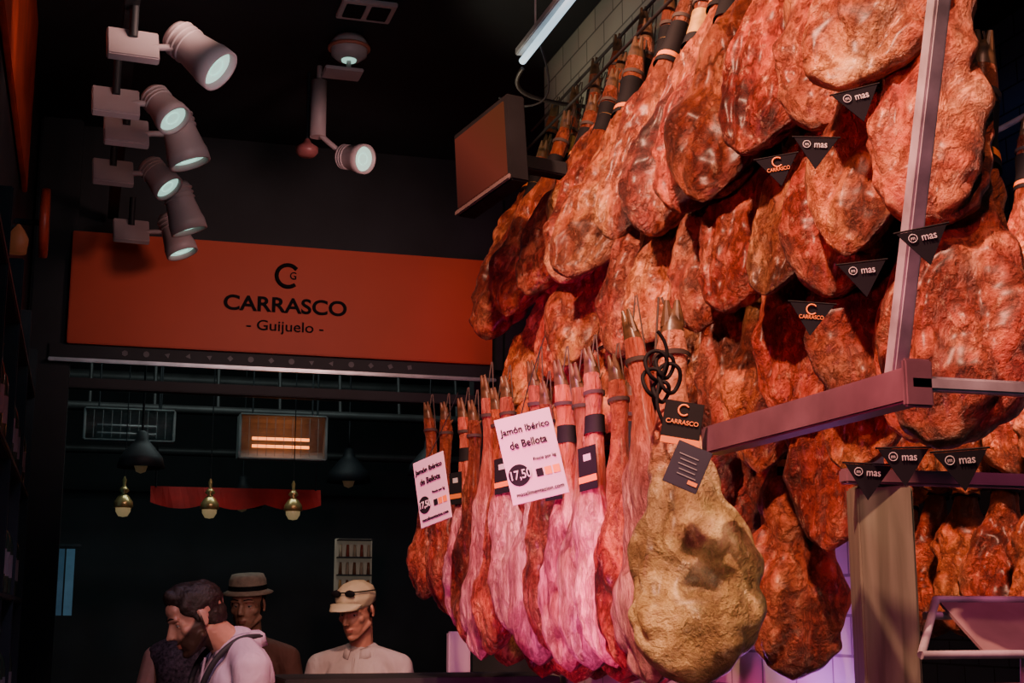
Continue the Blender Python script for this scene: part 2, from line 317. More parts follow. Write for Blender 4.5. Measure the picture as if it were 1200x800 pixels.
D=[(2.70,1.46,2.97,2.27,.275,GOLD,-10,1),(3.01,1.45,3.19,2.31,.21,PINK[0],-66,.8),(3.17,1.47,3.30,2.22,.19,REDP[0],-60,.8),(3.36,1.47,3.47,2.27,.2,PINK[1],-68,.8),(3.52,1.46,3.60,2.25,.18,PINK[2],-62,.8),(3.67,1.45,3.73,2.28,.2,PINK[3],-66,.8),(3.82,1.50,3.86,2.24,.18,REDP[1],-66,.8),(3.97,1.46,3.98,2.32,.2,PINK[2],-66,.8),(4.16,1.53,4.26,2.32,.19,PINK[1],-62,.8),(4.32,1.48,4.38,2.3,.18,REDP[2],-62,.9),(4.46,1.46,4.50,2.36,.19,PINK[0],-66,.8),(4.61,1.50,4.66,2.3,.18,REDP[0],-60,.9),(4.76,1.54,4.81,2.33,.19,PINK[3],-64,.8),(4.98,1.60,5.05,2.35,.18,REDP[1],-60,.9),(5.21,1.66,5.34,2.39,.18,REDP[2],-50,.9)]
for y,z,y2,z2,w,me,yw,th in D: ham(me,(1.25,y,z),(1.27,y2,z2),w,yw,th)
for k,zz in enumerate((1.5,2.02,2.5)):
    for q in range(6): ham(REDS[rr.randrange(7)],(2.85+.05*(q%2),3.62+.21*q+.1*(k%2),zz+j(.03)),(2.98,3.68+.21*q+.1*(k%2),zz+.72),.25,-35+j(12))

# rails carrying hams
rk=empty('ham_hanging_rack')
for i,(x,z,y0,y1) in enumerate([(1.70,3.52,2.0,5.6),(1.77,3.66,2.0,5.6),(1.72,3.16,2.0,5.4),(1.72,2.98,2.0,5.4),(1.66,2.40,2.8,5.2),(1.52,2.42,2.7,5.4)]):
    tube('rail_%d'%i,[(x,y0,z),(x,y1,z)],.006,rodm,rk)
box('side_beam',(1.215,2.26,1.947),(.045,.76,.056),beamm,rk)
box('end_plate',(1.215,1.885,1.95),(.05,.012,.075),beamm,rk)
box('cross_bar',(2.0,1.89,1.95),(1.6,.022,.022),steel,rk)
box('leaning_bar',(1.22,1.73,2.68),(.028,.03,1.56),steel,rk,rot=(R(17.5),0,0))
box('lower_bar',(2.0,2.36,1.855),(1.3,.03,.028),beamm,rk)
for k,zz in enumerate((2.25,2.78,3.26)): tube('rail_side_%d'%k,[(2.98,3.5,zz),(2.98,5.0,zz)],.01,steel,rk)
p=empty('wooden_post',(1.45,2.40,0));box('post',(0,0,.92),(.105,.09,1.84),woodm,p,rot=(0,0,R(-17)))

# black pennants
flagm=M('pennant_black',(.007,.007,.011),.85,bump=0,spec=.1)
for i,(x,y,z,t) in enumerate([(1.2,1.99,2.435,12),(1.2,2.14,2.40,-4),(1.2,2.28,2.41,8),(1.2,2.0,2.14,5),(1.2,1.82,2.15,10),(1.2,2.18,2.11,-6),(1.22,2.05,1.815,-4),(1.2,1.91,1.825,0),(1.2,1.76,1.805,4)]):
    e=empty('pennant_flag',(x,y,z),(0,R(-t),R(-25)))
    bm=bmesh.new();v=[bm.verts.new(q) for q in ((-.038,0,.026),(.038,0,.026),(0,-.004,-.032),(-.038,.002,.026),(.038,.002,.026),(0,-.002,-.032))]
    bm.faces.new(v[:3]);bm.faces.new(v[5:2:-1])
    for a in range(3): bm.faces.new((v[a],v[(a+1)%3],v[3+(a+1)%3],v[3+a]))
    bmobj('cloth',bm,flagm,e)
    if i in (2,5):
        pts=[(.009*math.cos(R(a)),-.003,.015+.009*math.sin(R(a))) for a in range(40,325,20)]
        tube('logo',pts,.0014,orl,e);text('word','CARRASCO',(0,-.003,.001),.042,.007,orl,e)
    else:
        text('word','mas',(.008,-.003,.013),.022,.008,greytxt,e)
        pts=[(-.016+.0065*math.cos(R(a)),-.003,.014+.0065*math.sin(R(a))) for a in range(0,360,30)]
        tube('ring',pts,.0006,greytxt,e,True);text('ring_letter','m',(-.016,-.003,.014),.006,.004,greytxt,e)
    tube('cord',[(-.042,.001,.028),(.042,.001,.028)],.0015,blk,e)

# price signs
def price(loc,rot,w,h):
    e=empty('price_sign',loc,rot);box('card',(0,0,0),(w,.004,h),white,e,bev=.001)
    text('line_1','Jamón Ibérico',(0,-.004,h*.33),w*.88,h*.1,blk,e,off=.012)
    text('line_2','de Bellota',(0,-.004,h*.16),w*.66,h*.09,blk,e,off=.012)
    bm=bmesh.new();bmesh.ops.create_circle(bm,cap_ends=True,segments=28,radius=w*.19)
    bmobj('price_disc',bm,blk,e,loc=(-w*.28,-.0035,-h*.18),rot=(R(90),0,0))
    text('price','17,50',(-w*.26,-.0055,-h*.18),w*.36,h*.12,greytxt,e,off=.01)
    text('note','Precio por kg',(w*.22,-.004,-h*.04),w*.4,h*.05,blk,e)
    for k in range(3): box('patch_%d'%k,(w*(.08+.15*k),-.003,-h*.2),(w*.12,.002,h*.09),(blk,orl,orl)[k],e,bev=0)
    text('foot','masalimentacion.com',(w*.02,-.004,-h*.4),w*.84,h*.05,blk,e)
    tube('string',[(0,0,h*.5),(.02,.04,h*.5+.06),(.1,.08,h*.5+.2)],.0015,blk,e)
price((1.09,3.46,2.00),(0,R(-13),R(-24)),.147,.225)
price((1.08,4.50,2.00),(0,R(-12),R(-62)),.15,.22)

# label tag on the golden ham
e=empty('ham_label_tag',(1.15,2.60,1.945),(0,R(10),R(-22)))
box('upper_label',(-.02,0,.035),(.078,.003,.075),blk,e,bev=.001)
pts=[(-.02+.011*math.cos(R(a)),-.003,.055+.011*math.sin(R(a))) for a in range(40,325,20)]
tube('logo',pts,.002,orl,e);text('word','CARRASCO',(-.02,-.004,.03),.065,.009,orl,e,off=.01)
box('orange_stripe',(-.018,-.001,-.008),(.08,.003,.014),orl,e,bev=.001)
box('booklet',(.004,-.003,-.056),(.072,.004,.088),M('booklet_navy',(.012,.012,.03),.5,bump=0),e,rot=(0,R(14),0),bev=.001)
dim=M('print_dim',(.2,.2,.22),bump=0)
for k in range(5): box('print_%d'%k,(.0+.004,-.0065,-.035-.010*k),(.04-.006*(k%2),.001,.002),dim,e,rot=(0,R(14),0),bev=0)
box('booklet_patch',(.018,-.0065,-.088),(.02,.001,.008),orl,e,rot=(0,R(14),0),bev=0)
e=empty('ribbon_bow',(1.17,2.79,2.10))
for k,(a,s_) in enumerate([(0,1),(60,.8),(120,1),(200,.9),(270,.7)]):
    c=Vector((.02*math.cos(R(a)),0,.03*math.sin(R(a))))
    pts=[(c.x+.026*s_*math.cos(R(q)),-.01*math.sin(R(q*2)),c.z+.034*s_*math.sin(R(q))) for q in range(0,360,40)]
    tube('loop_%d'%k,pts,.0045,blk,e,True)
tube('tail_1',[(0,0,0),(-.02,-.01,-.05),(.0,-.01,-.1),(.02,0,-.14)],.004,blk,e)
tube('tail_2',[(0,0,0),(.03,-.01,.06),(-.01,-.01,.1)],.004,blk,e)

# ------------------------------------------------------------------ monitor
e=empty('television_monitor',(1.20,4.34,3.09),(R(0),R(-6),R(-76)))
box('casing',(0,.03,0),(.36,.07,.30),blk,e,bev=.006)
scr,nt,b=nodes('monitor_screen');g=NG(nt);tc=nt.nodes.new('ShaderNodeTexCoord');sp=nt.nodes.new('ShaderNodeSeparateXYZ');nt.links.new(tc.outputs['Object'],sp.inputs[0])
nt.links.new(g.ramp(g.m('ADD',g.m('MULTIPLY',g.m('ADD',sp.outputs[0],sp.outputs[2]),1.6),.5),(0,(.06,.012,.012)),(.5,(.3,.05,.03)),(1,(.2,.06,.02))),b.inputs['Emission Color'])
b.inputs['Emission Strength'].default_value=.4;b.inputs['Base Color'].default_value=(.01,.004,.004,1);b.inputs['Roughness'].default_value=.15;b.inputs['Specular IOR Level'].default_value=.05
box('screen',(0,-.008,0),(.325,.006,.252),scr,e,bev=.001)
box('wall_arm',(0,.18,0),(.05,.28,.05),dk,e)
box('bottom_bezel',(0,-.009,-.14),(.36,.01,.018),M('bezel_grey',(.12,.08,.08),.4,bump=0),e)

# tube lamp
e=empty('fluorescent_tube_lamp')
cyl('tube',(1.5,3.6,3.67),(1.5,4.86,3.66),.014,.014,tube_em,e)
box('fixture',(1.5,4.2,3.70),(.05,1.35,.03),M('tube_fixture',(.4,.42,.44),.4),e)
tube('arm',[(1.5,4.86,3.63),(1.48,4.95,3.60),(1.6,5.0,3.56),(1.8,5.0,3.56)],.008,rodm,e)
tube('cable',[(1.52,4.7,3.66),(1.6,4.75,3.5),(1.5,4.86,3.46),(1.42,4.9,3.52)],.004,dk,e)
tube('hanger_1',[(1.5,3.8,3.7),(1.5,3.8,4.0)],.004,steel,e);tube('hanger_2',[(1.5,4.7,3.7),(1.5,4.7,4.0)],.004,steel,e)

# ------------------------------------------------------------------ spotlights
def spotlamp(pos,aim,L_=.2,r=.062,side=-.2,plate=True):
    e=empty('track_spotlight',pos);d=Vector(aim).normalized()
    q=d.to_track_quat('Z','Y').to_matrix().to_4x4()
    bm=bmesh.new()
    lathe(bm,[(.0,-L_*.5),(r*.72,-L_*.5),(r*.8,-L_*.44),(r*.84,-L_*.1),(r*.97,L_*.2),(r*1.05,L_*.3),(r*1.05,L_*.5),(r*.93,L_*.5),(r*.85,L_*.38)],28,0,q)
    for k in range(3): lathe(bm,[(r*.78,-L_*(.4-.1*k)),(r*.9,-L_*(.39-.1*k)),(r*.9,-L_*(.37-.1*k)),(r*.78,-L_*(.36-.1*k))],28,0,q)
    bmobj('housing',bm,lampw,e)
    bm=bmesh.new();lathe(bm,[(0,L_*.40),(r*.86,L_*.40)],28,0,q);lathe(bm,[(r*.4,L_*.40),(r*.42,L_*.43)],28,0,q);bmobj('lens',bm,glow,e)
    if plate:
        box('gear_box',(side,0,.0),(.16,.13,.03),lampw,e,rot=(R(60),0,R(5)));tube('yoke',[(0,0,0),(side*.35,0,.015),(side*.7,0,.0)],.011,lampw,e)
        tube('stem',[(side,0,.03),(side,0,.16)],.014,dk,e)
    return e
spotlamp((.27,4.41,3.37),(.65,-.3,-.6),.21,.07)
spotlamp((.19,4.87,3.34),(.4,-.3,-.55),.15,.06,-.16)
spotlamp((.275,5.18,3.34),(.3,.0,-.85),.21,.074)
spotlamp((.22,5.76,3.36),(.4,-.2,-.5),.15,.062,-.18)
spotlamp((.333,5.99,3.30),(.3,.05,-.85),.21,.074,-.3,False)
spotlamp((.34,6.55,3.33),(.3,-.1,-.8),.2,.07)
tr=empty('lighting_track');box('track',(.06,5.4,3.52),(.05,3.2,.035),dk,tr)
for k,y in enumerate((4.2,5.4,6.6)): tube('hanger_%d'%k,[(.06,y,3.53),(.06,y,4.0)],.006,dk,tr)
e=empty('recessed_downlight',(.98,5.30,3.985));box('frame',(0,0,0),(.22,.18,.02),lampw,e);box('recess_1',(-.05,0,-.008),(.08,.13,.01),blk,e);box('recess_2',(.05,0,-.008),(.08,.13,.01),blk,e)
e=empty('gimbal_downlight',(.965,5.60,3.93));bm=bmesh.new();lathe(bm,[(0,-.04),(.05,-.04),(.075,-.02),(.08,.03),(.06,.06),(0,.06)],24);bmobj('head',bm,lampw,e)
bm=bmesh.new();lathe(bm,[(0,0),(.03,-.002),(.035,.02)],20);bmobj('lens',bm,glow,e,loc=(0,0,-.045));tube('collar',[(.085*math.cos(R(a)),.085*math.sin(R(a)),.01) for a in range(0,360,30)],.008,M('amber_rim',(.5,.15,.1)),e,True)
box('plate',(-.03,-.02,-.11),(.16,.12,.015),lampw,e);tube('stem',[(0,0,.05),(0,0,.07)],.02,lampw,e);tube('stem2',[(0,0,-.11),(0,0,-.02)],.01,lampw,e)
e=empty('cylinder_spotlight',(.9,5.98,3.80));cyl('gear_tube',(0,0,-.13),(0,0,.13),.035,.035,lampw,e);tube('stem',[(0,0,.1),(0,0,.2)],.012,lampw,e);tube('arm',[(0,0,-.11),(.06,-.02,-.17),(.1,-.03,-.2)],.012,lampw,e)
e2=spotlamp((1.05,5.92,3.57),(.5,-.7,-.25),.15,.062,plate=False)
e=empty('smoke_detector',(.86,6.02,3.62));bm=bmesh.new();lathe(bm,[(0,-.03),(.035,-.028),(.05,-.01),(.05,.01),(.02,.03),(.01,.05)],20);bmobj('body',bm,M('detector_red',(.3,.1,.1),.4),e);tube('stem',[(0,0,.03),(0,0,.36)],.008,dk,e)

# ------------------------------------------------------------------ left side
e=empty('orange_side_panel');box('panel',(-.295,4.4,3.62),(.02,2.8,.72),M('side_orange',(.5,.06,.025),.5),e)
e=empty('round_red_sign',(-.2,5.5,3.06));bm=bmesh.new();lathe(bm,[(0,-.015),(.13,-.015),(.135,0),(.13,.015),(0,.015)],32,0,Matrix.Rotation(R(90),4,'Y'));bmobj('disc',bm,M('disc_red',(.5,.06,.03),.4),e);box('arm',(-.06,0,0),(.1,.02,.02),dk,e)
e=empty('bottle_shelf_unit')
for k in range(6): box('shelf_%d'%k,(-.27,4.6,.4+.42*k),(.1,3.2,.02),dk2,e)
for k in range(5): box('upright_%d'%k,(-.27,3.0+.8*k,1.4),(.1,.02,2.6),dk2,e)
def bottle_mesh():
    bm=bmesh.new();lathe(bm,[(0,0),(.034,0),(.036,.01),(.036,.17),(.03,.2),(.013,.23),(.013,.29),(.015,.292),(.015,.3),(0,.3)],16)
    lathe(bm,[(.0365,.06),(.0365,.14)],16,1);me=bpy.data.meshes.new('bottle');bm.to_mesh(me);bm.free();me.materials.append(glassm);me.materials.append(dim);return me
bme=bottle_mesh()
for k in range(5):
    for q in range(12):
        o=bpy.data.objects.new('bottle_%d_%d'%(k,q),bme);link(o,e);o.location=(-.265,3.15+.25*q+rr.uniform(-.03,.03),.41+.42*k);
e=empty('wall_lantern',(-.26,4.9,2.84));bm=bmesh.new();lathe(bm,[(0,-.05),(.03,-.05),(.035,.0),(.02,.03),(.005,.05)],14);bmobj('shade',bm,M('lantern',(.2,.06,.03),emis=(1,.3,.12),es=.04),e);box('bracket',(-.03,0,.04),(.06,.015,.015),dk,e)

# ------------------------------------------------------------------ hall beyond
for (x0,x1,z0,z1,on) in ((-.02,.48,2.59,2.77,0),(.86,1.37,2.51,2.77,1)):
    e=empty('radiant_heater',((x0+x1)/2,8.5,(z0+z1)/2));w=x1-x0;h=z1-z0
    hm=M('heater_metal',(.3,.32,.31),.4,.1)
    bm=bmesh.new();prof=[]
    for a in range(0,190,15): prof.append((-.07*math.sin(R(a)),math.cos(R(a))*h/2))
    rows=[[bm.verts.new((xx,pr[0]*-1-.02,pr[1])) for pr in prof] for xx in (-w/2,w/2)]
    for k in range(len(prof)-1):
        bm.faces.new((rows[0][k],rows[0][k+1],rows[1][k+1],rows[1][k]))
    bmobj('reflector',bm,hm,e)
    for sx in (-1,1): box('end_%d'%(sx+1),(sx*w/2,0,0),(.015,.13,h),hm,e)
    box('lip_top',(0,-.03,h/2),(w,.08,.01),hm,e);box('lip_bottom',(0,-.03,-h/2),(w,.08,.01),hm,e)
    em=M('element_on' ,(.8,.3,.1),emis=(1,.24,.05),es=3) if on else M('element_off',(.25,.25,.25))
    for k in range(2):
        cyl('element_%d'%k,(-w*.36,-.06,-h*.05-.045*k),(w*.3,-.06,-h*.05-.045*k),.009,.009,em,e)
    for k in range(9): box('grill_%d'%k,(-w/2+w*(k+1)/10,-.075,0),(.003,.004,h*.9),hm,e,bev=0)
    for sx in (-.7,.7): tube('hanger_%d'%int(sx*10),[(sx*w/2,0,h/2),(sx*w/2,0,1.3)],.005,dk,e)
pe=empty('ceiling_pipework')
pm=M('pipe_grey',(.055,.055,.055),.5,.2)
for k,(z,y,r0) in enumerate([(2.98,8.9,.02),(2.9,9.3,.03),(3.08,9.6,.035),(2.86,8.3,.012),(3.2,10,.05),(2.75,10.4,.03)]): tube('pipe_%d'%k,[(-2,y,z),(4.5,y,z)],r0,pm,pe)
for k in range(12): tube('drop_%d'%k,[(-1.2+.4*k,9.3,2.9),(-1.2+.4*k,9.5,4)],.012,pm,pe)
def pendant(x,y,z,s_,mat,lit):
    e=empty('pendant_lamp',(x,y,z));bm=bmesh.new()
    lathe(bm,[(.012,.14),(.03,.13),(.035,.09),(.06,.06),(.11,.0),(.125,-.06),(.12,-.06),(.10,0),(.05,.05)],24,0,Matrix.Scale(s_,4));bmobj('shade',bm,mat,e)
    bm=bmesh.new();lathe(bm,[(0,-.09),(.025,-.08),(.035,-.05),(.02,-.01),(.012,.02)],16,0,Matrix.Scale(s_,4));bmobj('bulb',bm,M('bulb',(.6,.45,.25),emis=(1,.65,.3),es=lit),e)
    tube('cord',[(0,0,.13*s_),(0,0,4-z)],.006,dk,e)
pendant(.28,7.8,2.43,1.0,dk,.03)
pendant(1.05,10,2.4,1.1,dk,.02);pendant(1.7,9.5,2.55,1.2,dk,.02);pendant(2.0,8.4,2.5,1.1,dk,.02)
def brasslamp(x):
    e=empty('brass_lamp',(x,8.2,2.22));bm=bmesh.new()
    lathe(bm,[(.004,.14),(.012,.12),(.008,.09),(.02,.075),(.03,.06),(.012,.045),(.03,.03),(.05,-.0),(.055,-.03),(.045,-.035)],20);bmobj('body',bm,brass,e)
    bm=bmesh.new();lathe(bm,[(0,-.085),(.025,-.08),(.04,-.055),(.042,-.03),(.03,-.0)],16);bmobj('globe',bm,M('warm_globe',(.6,.5,.3),.2,emis=(1,.75,.35),es=.15),e);tube('cord',[(0,0,.13),(0,0,1.78)],.003,dk,e)
for x in (.21,.68,1.15): brasslamp(x)
bm=bmesh.new();n=30
top=[bm.verts.new((.37+k*(1.0/n),8.6,2.345)) for k in range(n+1)]
bot=[bm.verts.new((.37+k*(1.0/n),8.58+.01*math.sin(k),2.25-.035*abs(math.sin(k/n*math.pi*3)))) for k in range(n+1)]
for k in range(n): bm.faces.new((top[k],top[k+1],bot[k+1],bot[k]))
e=empty('red_awning');bmobj('valance',bm,redcloth,e)
for x in (.4,1.34): tube('strut_%d'%int(x*10),[(x,8.6,2.34),(x,8.6,4)],.006,dk,e)
e=empty('bottle_shelf',(1.66,9,1.9));box('back',(0,.05,0),(.24,.02,.36),M('shelf_back',(.3,.28,.22),emis=(.8,.7,.5),es=.05),e)  # back panel's faint emission stands in for light on the shelf
for k in range(4): box('board_%d'%k,(0,0,-.16+.11*k),(.22,.1,.008),dk,e)
bc=[M('liquor_%d'%k,c,.3,bump=0) for k,c in enumerate([(.5,.3,.1),(.2,.1,.05),(.5,.45,.3),(.3,.08,.05)])]
for k in range(3):
    for q in range(5):
        cyl('bottle_%d_%d'%(k,q),(-.09+.045*q,0,-.155+.11*k),(-.09+.045*q,0,-.08+.11*k),.012,.008,bc[(k+q*q)%4],e,12)
e=empty('window_1');
pns=[M('pane_dark',(.1,.2,.3),.2,emis=(.12,.3,.5),es=.05),M('pane_lit',(.1,.2,.3),.2,emis=(.12,.3,.45),es=.11)]
for k in range(4): box('pane_%d'%k,(-.24+.06*k,9.2,1.8),(.05,.02,.4),pns[k%2],e,bev=0)
box('frame_top',(-.15,9.2,2.02),(.3,.03,.02),dk2,e)
box('window_2',(-.18,9.2,2.5),(.1,.02,.05),pns[1])
box('wall_hall_mid',(1.2,10.9,1.25),(3.2,.1,2.5),dk,bev=0)

# ------------------------------------------------------------------ counters
e=empty('service_counter');box('body',(1.27,5.6,.66),(1.0,.45,1.32),dk2,e);box('top',(1.27,5.6,1.345),(1.06,.5,.05),dk,e)
e=empty('ham_counter');box('body',(1.6,4.2,.5),(.4,1.8,1.0),M('counter_wood',(.15,.09,.06)),e);box('top',(1.59,4.2,1.02),(.44,1.9,.04),steel,e)
e=empty('white_display_board',(1.64,6.3,0));box('panel',(0,0,.78),(.10,.05,1.5),white,e,bev=.008);box('foot',(0,0,.015),(.3,.3,.03),steel,e)
e=empty('glass_display_case')
cm=M('case_white',(.55,.4,.45),.3)
box('cabinet',(2.25,2.75,.72),(1.0,.6,1.44),cm,e)
for i,(a,b_) in enumerate([((1.6,2.46,1.63),(2.8,2.46,1.63)),((1.46,2.30,1.53),(2.8,2.30,1.53)),((1.6,2.46,1.63),(1.46,2.30,1.53)),((1.56,2.44,1.60),(2.8,2.44,1.585)),((2.7,2.9,1.63),(2.7,2.46,1.63)),((1.8,2.46,1.63),(1.8,2.48,1.42)),((2.7,2.46,1.63),(2.7,2.48,1.42))]):
    tube('frame_%d'%i,[a,b_],.008,steel,e)
box('lid_panel',(2.2,2.38,1.578),(1.2,.16,.006),M('lid_glass',(.2,.13,.14),.15),e,rot=(R(34),0,0),bev=0)

# ------------------------------------------------------------------ people
tb=bmesh.new();bmesh.ops.create_icosphere(tb,subdivisions=2,radius=1);tb.verts.ensure_lookup_table()
TV=[v.co.copy() for v in tb.verts];TF=[tuple(v.index for v in f.verts) for f in tb.faces];tb.free()
def E(c,r,rot=(0,0,0)): return [Matrix.Translation(c)@Euler([R(a) for a in rot]).to_matrix().to_4x4()@Matrix.Diagonal((*r,1))]
def Cp(p1,r1,p2,r2,flat=1):
    p1=Vector(p1);p2=Vector(p2);n=max(3,int((p2-p1).length/(min(r1,r2)*.35)));out=[]
    for i in range(n+1):
        k=i/n;r=r1+(r2-r1)*k;out.append(Matrix.Translation(p1.lerp(p2,k))@Matrix.Diagonal((r,r*flat,r,1)))
    return out
def blob(name,mats,voxel,mat,parent,smooth=4,pre=Matrix(),ml=None):
    vs=[];fs=[]
    for m in mats:
        mm=pre@m;b0=len(vs);vs+=[tuple(mm@v) for v in TV];fs+=[(a+b0,c+b0,d+b0) for a,c,d in TF]
    me=bpy.data.meshes.new(name);me.from_pydata(vs,[],fs);me.materials.append(mat)
    o=bpy.data.objects.new(name,me);link(o,parent)
    if ml is not None: o.matrix_local=ml
    md=o.modifiers.new('r','REMESH');md.mode='VOXEL';md.voxel_size=voxel;md.use_smooth_shade=True
    if smooth: s_=o.modifiers.new('s','SMOOTH');s_.iterations=smooth;s_.factor=.5
    return o
def head_prims():
    h=E((0,.016,.032),(.073,.093,.083))+E((0,-.014,-.022),(.062,.069,.075))+E((0,-.040,-.06),(.047,.046,.046))+E((0,-.066,-.097),(.021,.021,.016))
    h+=E((0,-.053,.052),(.055,.034,.035))+E((0,-.050,-.035),(.046,.036,.045))
    h+=Cp((0,-.080,.016),.009,(0,-.101,-.022),.011)+Cp((0,-.070,.012),.012,(0,-.086,-.026),.015)+E((0,-.107,-.026),(.009,.010,.0085))
    for s_ in (-1,1):
        h+=E((s_*.010,-.097,-.030),(.0075,.009,.0065))
        h+=Cp((s_*.012,-.083,.026),.0085,(s_*.048,-.066,.024),.008)
        h+=E((s_*.032,-.050,.002),(.021,.017,.022))
        h+=E((s_*.043,-.046,-.020),(.019,.020,.020),(0,0,s_*20))
        h+=Cp((s_*.055,-.006,-.055),.014,(s_*.018,-.060,-.096),.012)
        h+=E((s_*.073,.016,-.004),(.006,.016,.028),(10,0,s_*18))+E((s_*.072,.012,-.024),(.006,.009,.009))
    h+=E((0,-.083,-.058),(.019,.010,.0055))+E((0,-.082,-.070),(.016,.010,.006))
    return h
def hand_prims(w,d,side,curl=.5):
    w=Vector(w);d=Vector(d).normalized();lat=Vector((1,0,0))*side;lat=(lat-d*lat.dot(d)).normalized();nn=d.cross(lat)*side
    if nn.z>0: nn=-nn
    out=Cp(w,.026,w+d*.045,.024)
    for k in range(3): out+=Cp(w+d*.02+lat*(.02-.02*k),.014,w+d*.085+lat*(.03-.03*k),.013)
    for k,l in enumerate((.07,.08,.075,.058)):
        a=w+d*.088+lat*(-.033+.022*k);dr=d.copy()
        for s_,f in ((0,.45),(1,.32),(2,.23)):
            dr=(dr+nn*curl*(.35+.25*s_)).normalized();b1=a+dr*l*f;out+=Cp(a,.0095-.0007*s_,b1,.0088-.0007*s_);a=b1
    t0=w+d*.025-lat*.028;t1=t0+(d*.6-lat*.7).normalized()*.035;t2=t1+(d*.9-lat*.1+nn*.3).normalized()*.03
    out+=Cp(t0,.013,t1,.011)+Cp(t1,.011,t2,.009);return out
tx=bpy.data.textures.new('hairtex','CLOUDS');tx.noise_scale=.02
def person(name,loc,heading,headpos,hrot,shirt,skin,sleeve='short',arms='down',scale=1,hs=1.0,quiff=False,female=False,collar=True,lean=0):
    e=empty(name,loc,(0,0,R(heading)));e.scale=(scale,)*3
    HM=Matrix.Translation(headpos)@Euler([R(a) for a in hrot]).to_matrix().to_4x4()@Matrix.Scale(hs,4)
    sh=.155 if female else .185
    T=Matrix.Translation((0,0,.95));LM=T@Matrix.Rotation(R(lean),4,'X')@T.inverted()
    nb=LM@Vector((0,.035,1.40));nt_=HM@Vector((0,.030,-.05));HI=HM.inverted()
    skin_p=head_prims()+[HI@m for m in Cp(nb,.056,nt_,.048)]
    S=[]
    S+=E((0,.005,1.27),(.158,.112,.17))+E((0,.0,1.02),(.145,.11,.2))+E((0,0,1.12),(.147,.105,.2))
    S+=Cp((0,.02,1.36),.085,(0,.03,1.425),.066)
    for s_ in (-1,1):
        S+=Cp((s_*.05,.025,1.415),.052,(s_*(sh-.025),.015,1.378),.056)+E((s_*.07,.06,1.33),(.075,.05,.1))+E((s_*.06,-.03,1.3),(.085,.058,.10))
    fore=[]
    for s_ in (-1,1):
        a0=Vector((s_*(sh-.005),.012,1.368))
        if arms=='work': el=Vector((s_*(sh+.05),-.03,1.12));wr=Vector((s_*.13,-.27,1.08));hd=Vector((-s_*.25,-1,-.15))
        elif arms=='fold': el=Vector((s_*(sh+.05),-.02,1.11));wr=Vector((s_*.10,-.2,1.12));hd=Vector((-s_*.7,-.6,0))
        else: el=Vector((s_*(sh+.06),.02,1.1));wr=Vector((s_*(sh+.05),-.05,.86));hd=Vector((0,-.1,-1))
        if sleeve=='long': S+=Cp(a0,.058,el,.046)+Cp(el,.045,wr,.034)
        elif sleeve=='short': S+=Cp(a0,.060,a0.lerp(el,.75),.058);fore+=Cp(a0.lerp(el,.6),.045,el,.041)+Cp(el,.041,wr,.027)
        else: fore+=Cp(a0,.050,el,.04)+Cp(el,.038,wr,.024)
        if sleeve=='long': fore+=Cp(el.lerp(wr,.8),.026,wr,.026)
        fore+=hand_prims(wr,hd,s_)
    blob('head_and_neck',skin_p,.0042,skin,e,5,ml=HM);blob('arms_and_hands',fore,.006,skinm,e,2,LM);blob('shirt',S,.010,shirt,e,5,LM)
    if collar:
        bm=bmesh.new();rows=[]
        for (r,zz,dy) in ((.064,1.425,.028),(.062,1.462,.034),(.072,1.452,.034),(.082,1.418,.028)):
            rows.append([bm.verts.new(LM@Vector((r*math.sin(R(a)),dy-r*1.05*math.cos(R(a)),zz-.022*max(0,math.cos(R(a)))**2))) for a in range(14,347,12)])
        for a,b_ in zip(rows,rows[1:]):
            for k in range(len(a)-1): bm.faces.new((a[k],a[k+1],b_[k+1],b_[k]))
        o=bmobj('collar',bm,shirt,e,True);o.modifiers.new('s','SOLIDIFY').thickness=.004
        tube('placket',[LM@Vector(q) for q in ((0,-.070,1.41),(0,-.098,1.33),(0,-.104,1.25))],.004,shirt,e)
    P=E((0,0,.9),(.16,.115,.1))
    for s_ in (-1,1):
        P+=Cp((s_*.085,0,.88),.088,(s_*.1,-.01,.5),.058)+Cp((s_*.1,-.01,.5),.057,(s_*.105,.02,.1),.042)
        blob('shoe_%s'%('l' if s_<0 else 'r'),Cp((s_*.105,.04,.045),.042,(s_*.11,-.12,.035),.035),.01,shoe,e,2)
    blob('trousers',P,.014,trous,e,4)
    for s_ in (-1,1):
        def es(nm,r,c,mt):
            bm=bmesh.new();bmesh.ops.create_uvsphere(bm,u_segments=20,v_segments=14,radius=r,matrix=HM@Matrix.Translation(c));bmobj(nm,bm,mt,e,True)
        es('eye_%d'%s_,.0105,(s_*.030,-.0605,.004),eyew);es('iris_%d'%s_,.0056,(s_*.030,-.0662,.002),hairm)
        blob('eyelid_%d'%s_,E((s_*.030,-.0605,.0105),(.0145,.0122,.0092))+E((s_*.030,-.0600,-.005),(.0138,.0112,.0052)),.0016,skinm,e,2,HM)
        blob('eyebrow_%d'%s_,Cp((s_*.013,-.090,.030),.0032,(s_*.032,-.083,.034),.0034)+Cp((s_*.032,-.083,.034),.0034,(s_*.048,-.073,.030),.0022),.002,hairm,e,1,HM)
    H=E((0,.028,.045),(.077,.085,.077))+E((0,.046,-.005),(.065,.060,.060))
    if quiff:
        H+=E((0,-.035,.088),(.056,.046,.024))+E((0,.0,.07),(.074,.075,.05))+Cp((-.03,-.058,.098),.020,(.03,-.055,.103),.022)+E((0,-.02,.108),(.05,.055,.022))
        for s_ in (-1,1): H+=E((s_*.062,-.020,.045),(.012,.03,.03))
    for s_ in (-1,1): H+=E((s_*.066,-.002,.012),(.0055,.012,.03))
    if female: H+=E((0,.06,-.06),(.07,.05,.1))+E((0,-.035,.088),(.056,.046,.024))
    o=blob('hair',H,.005,hairm,e,3,HM)
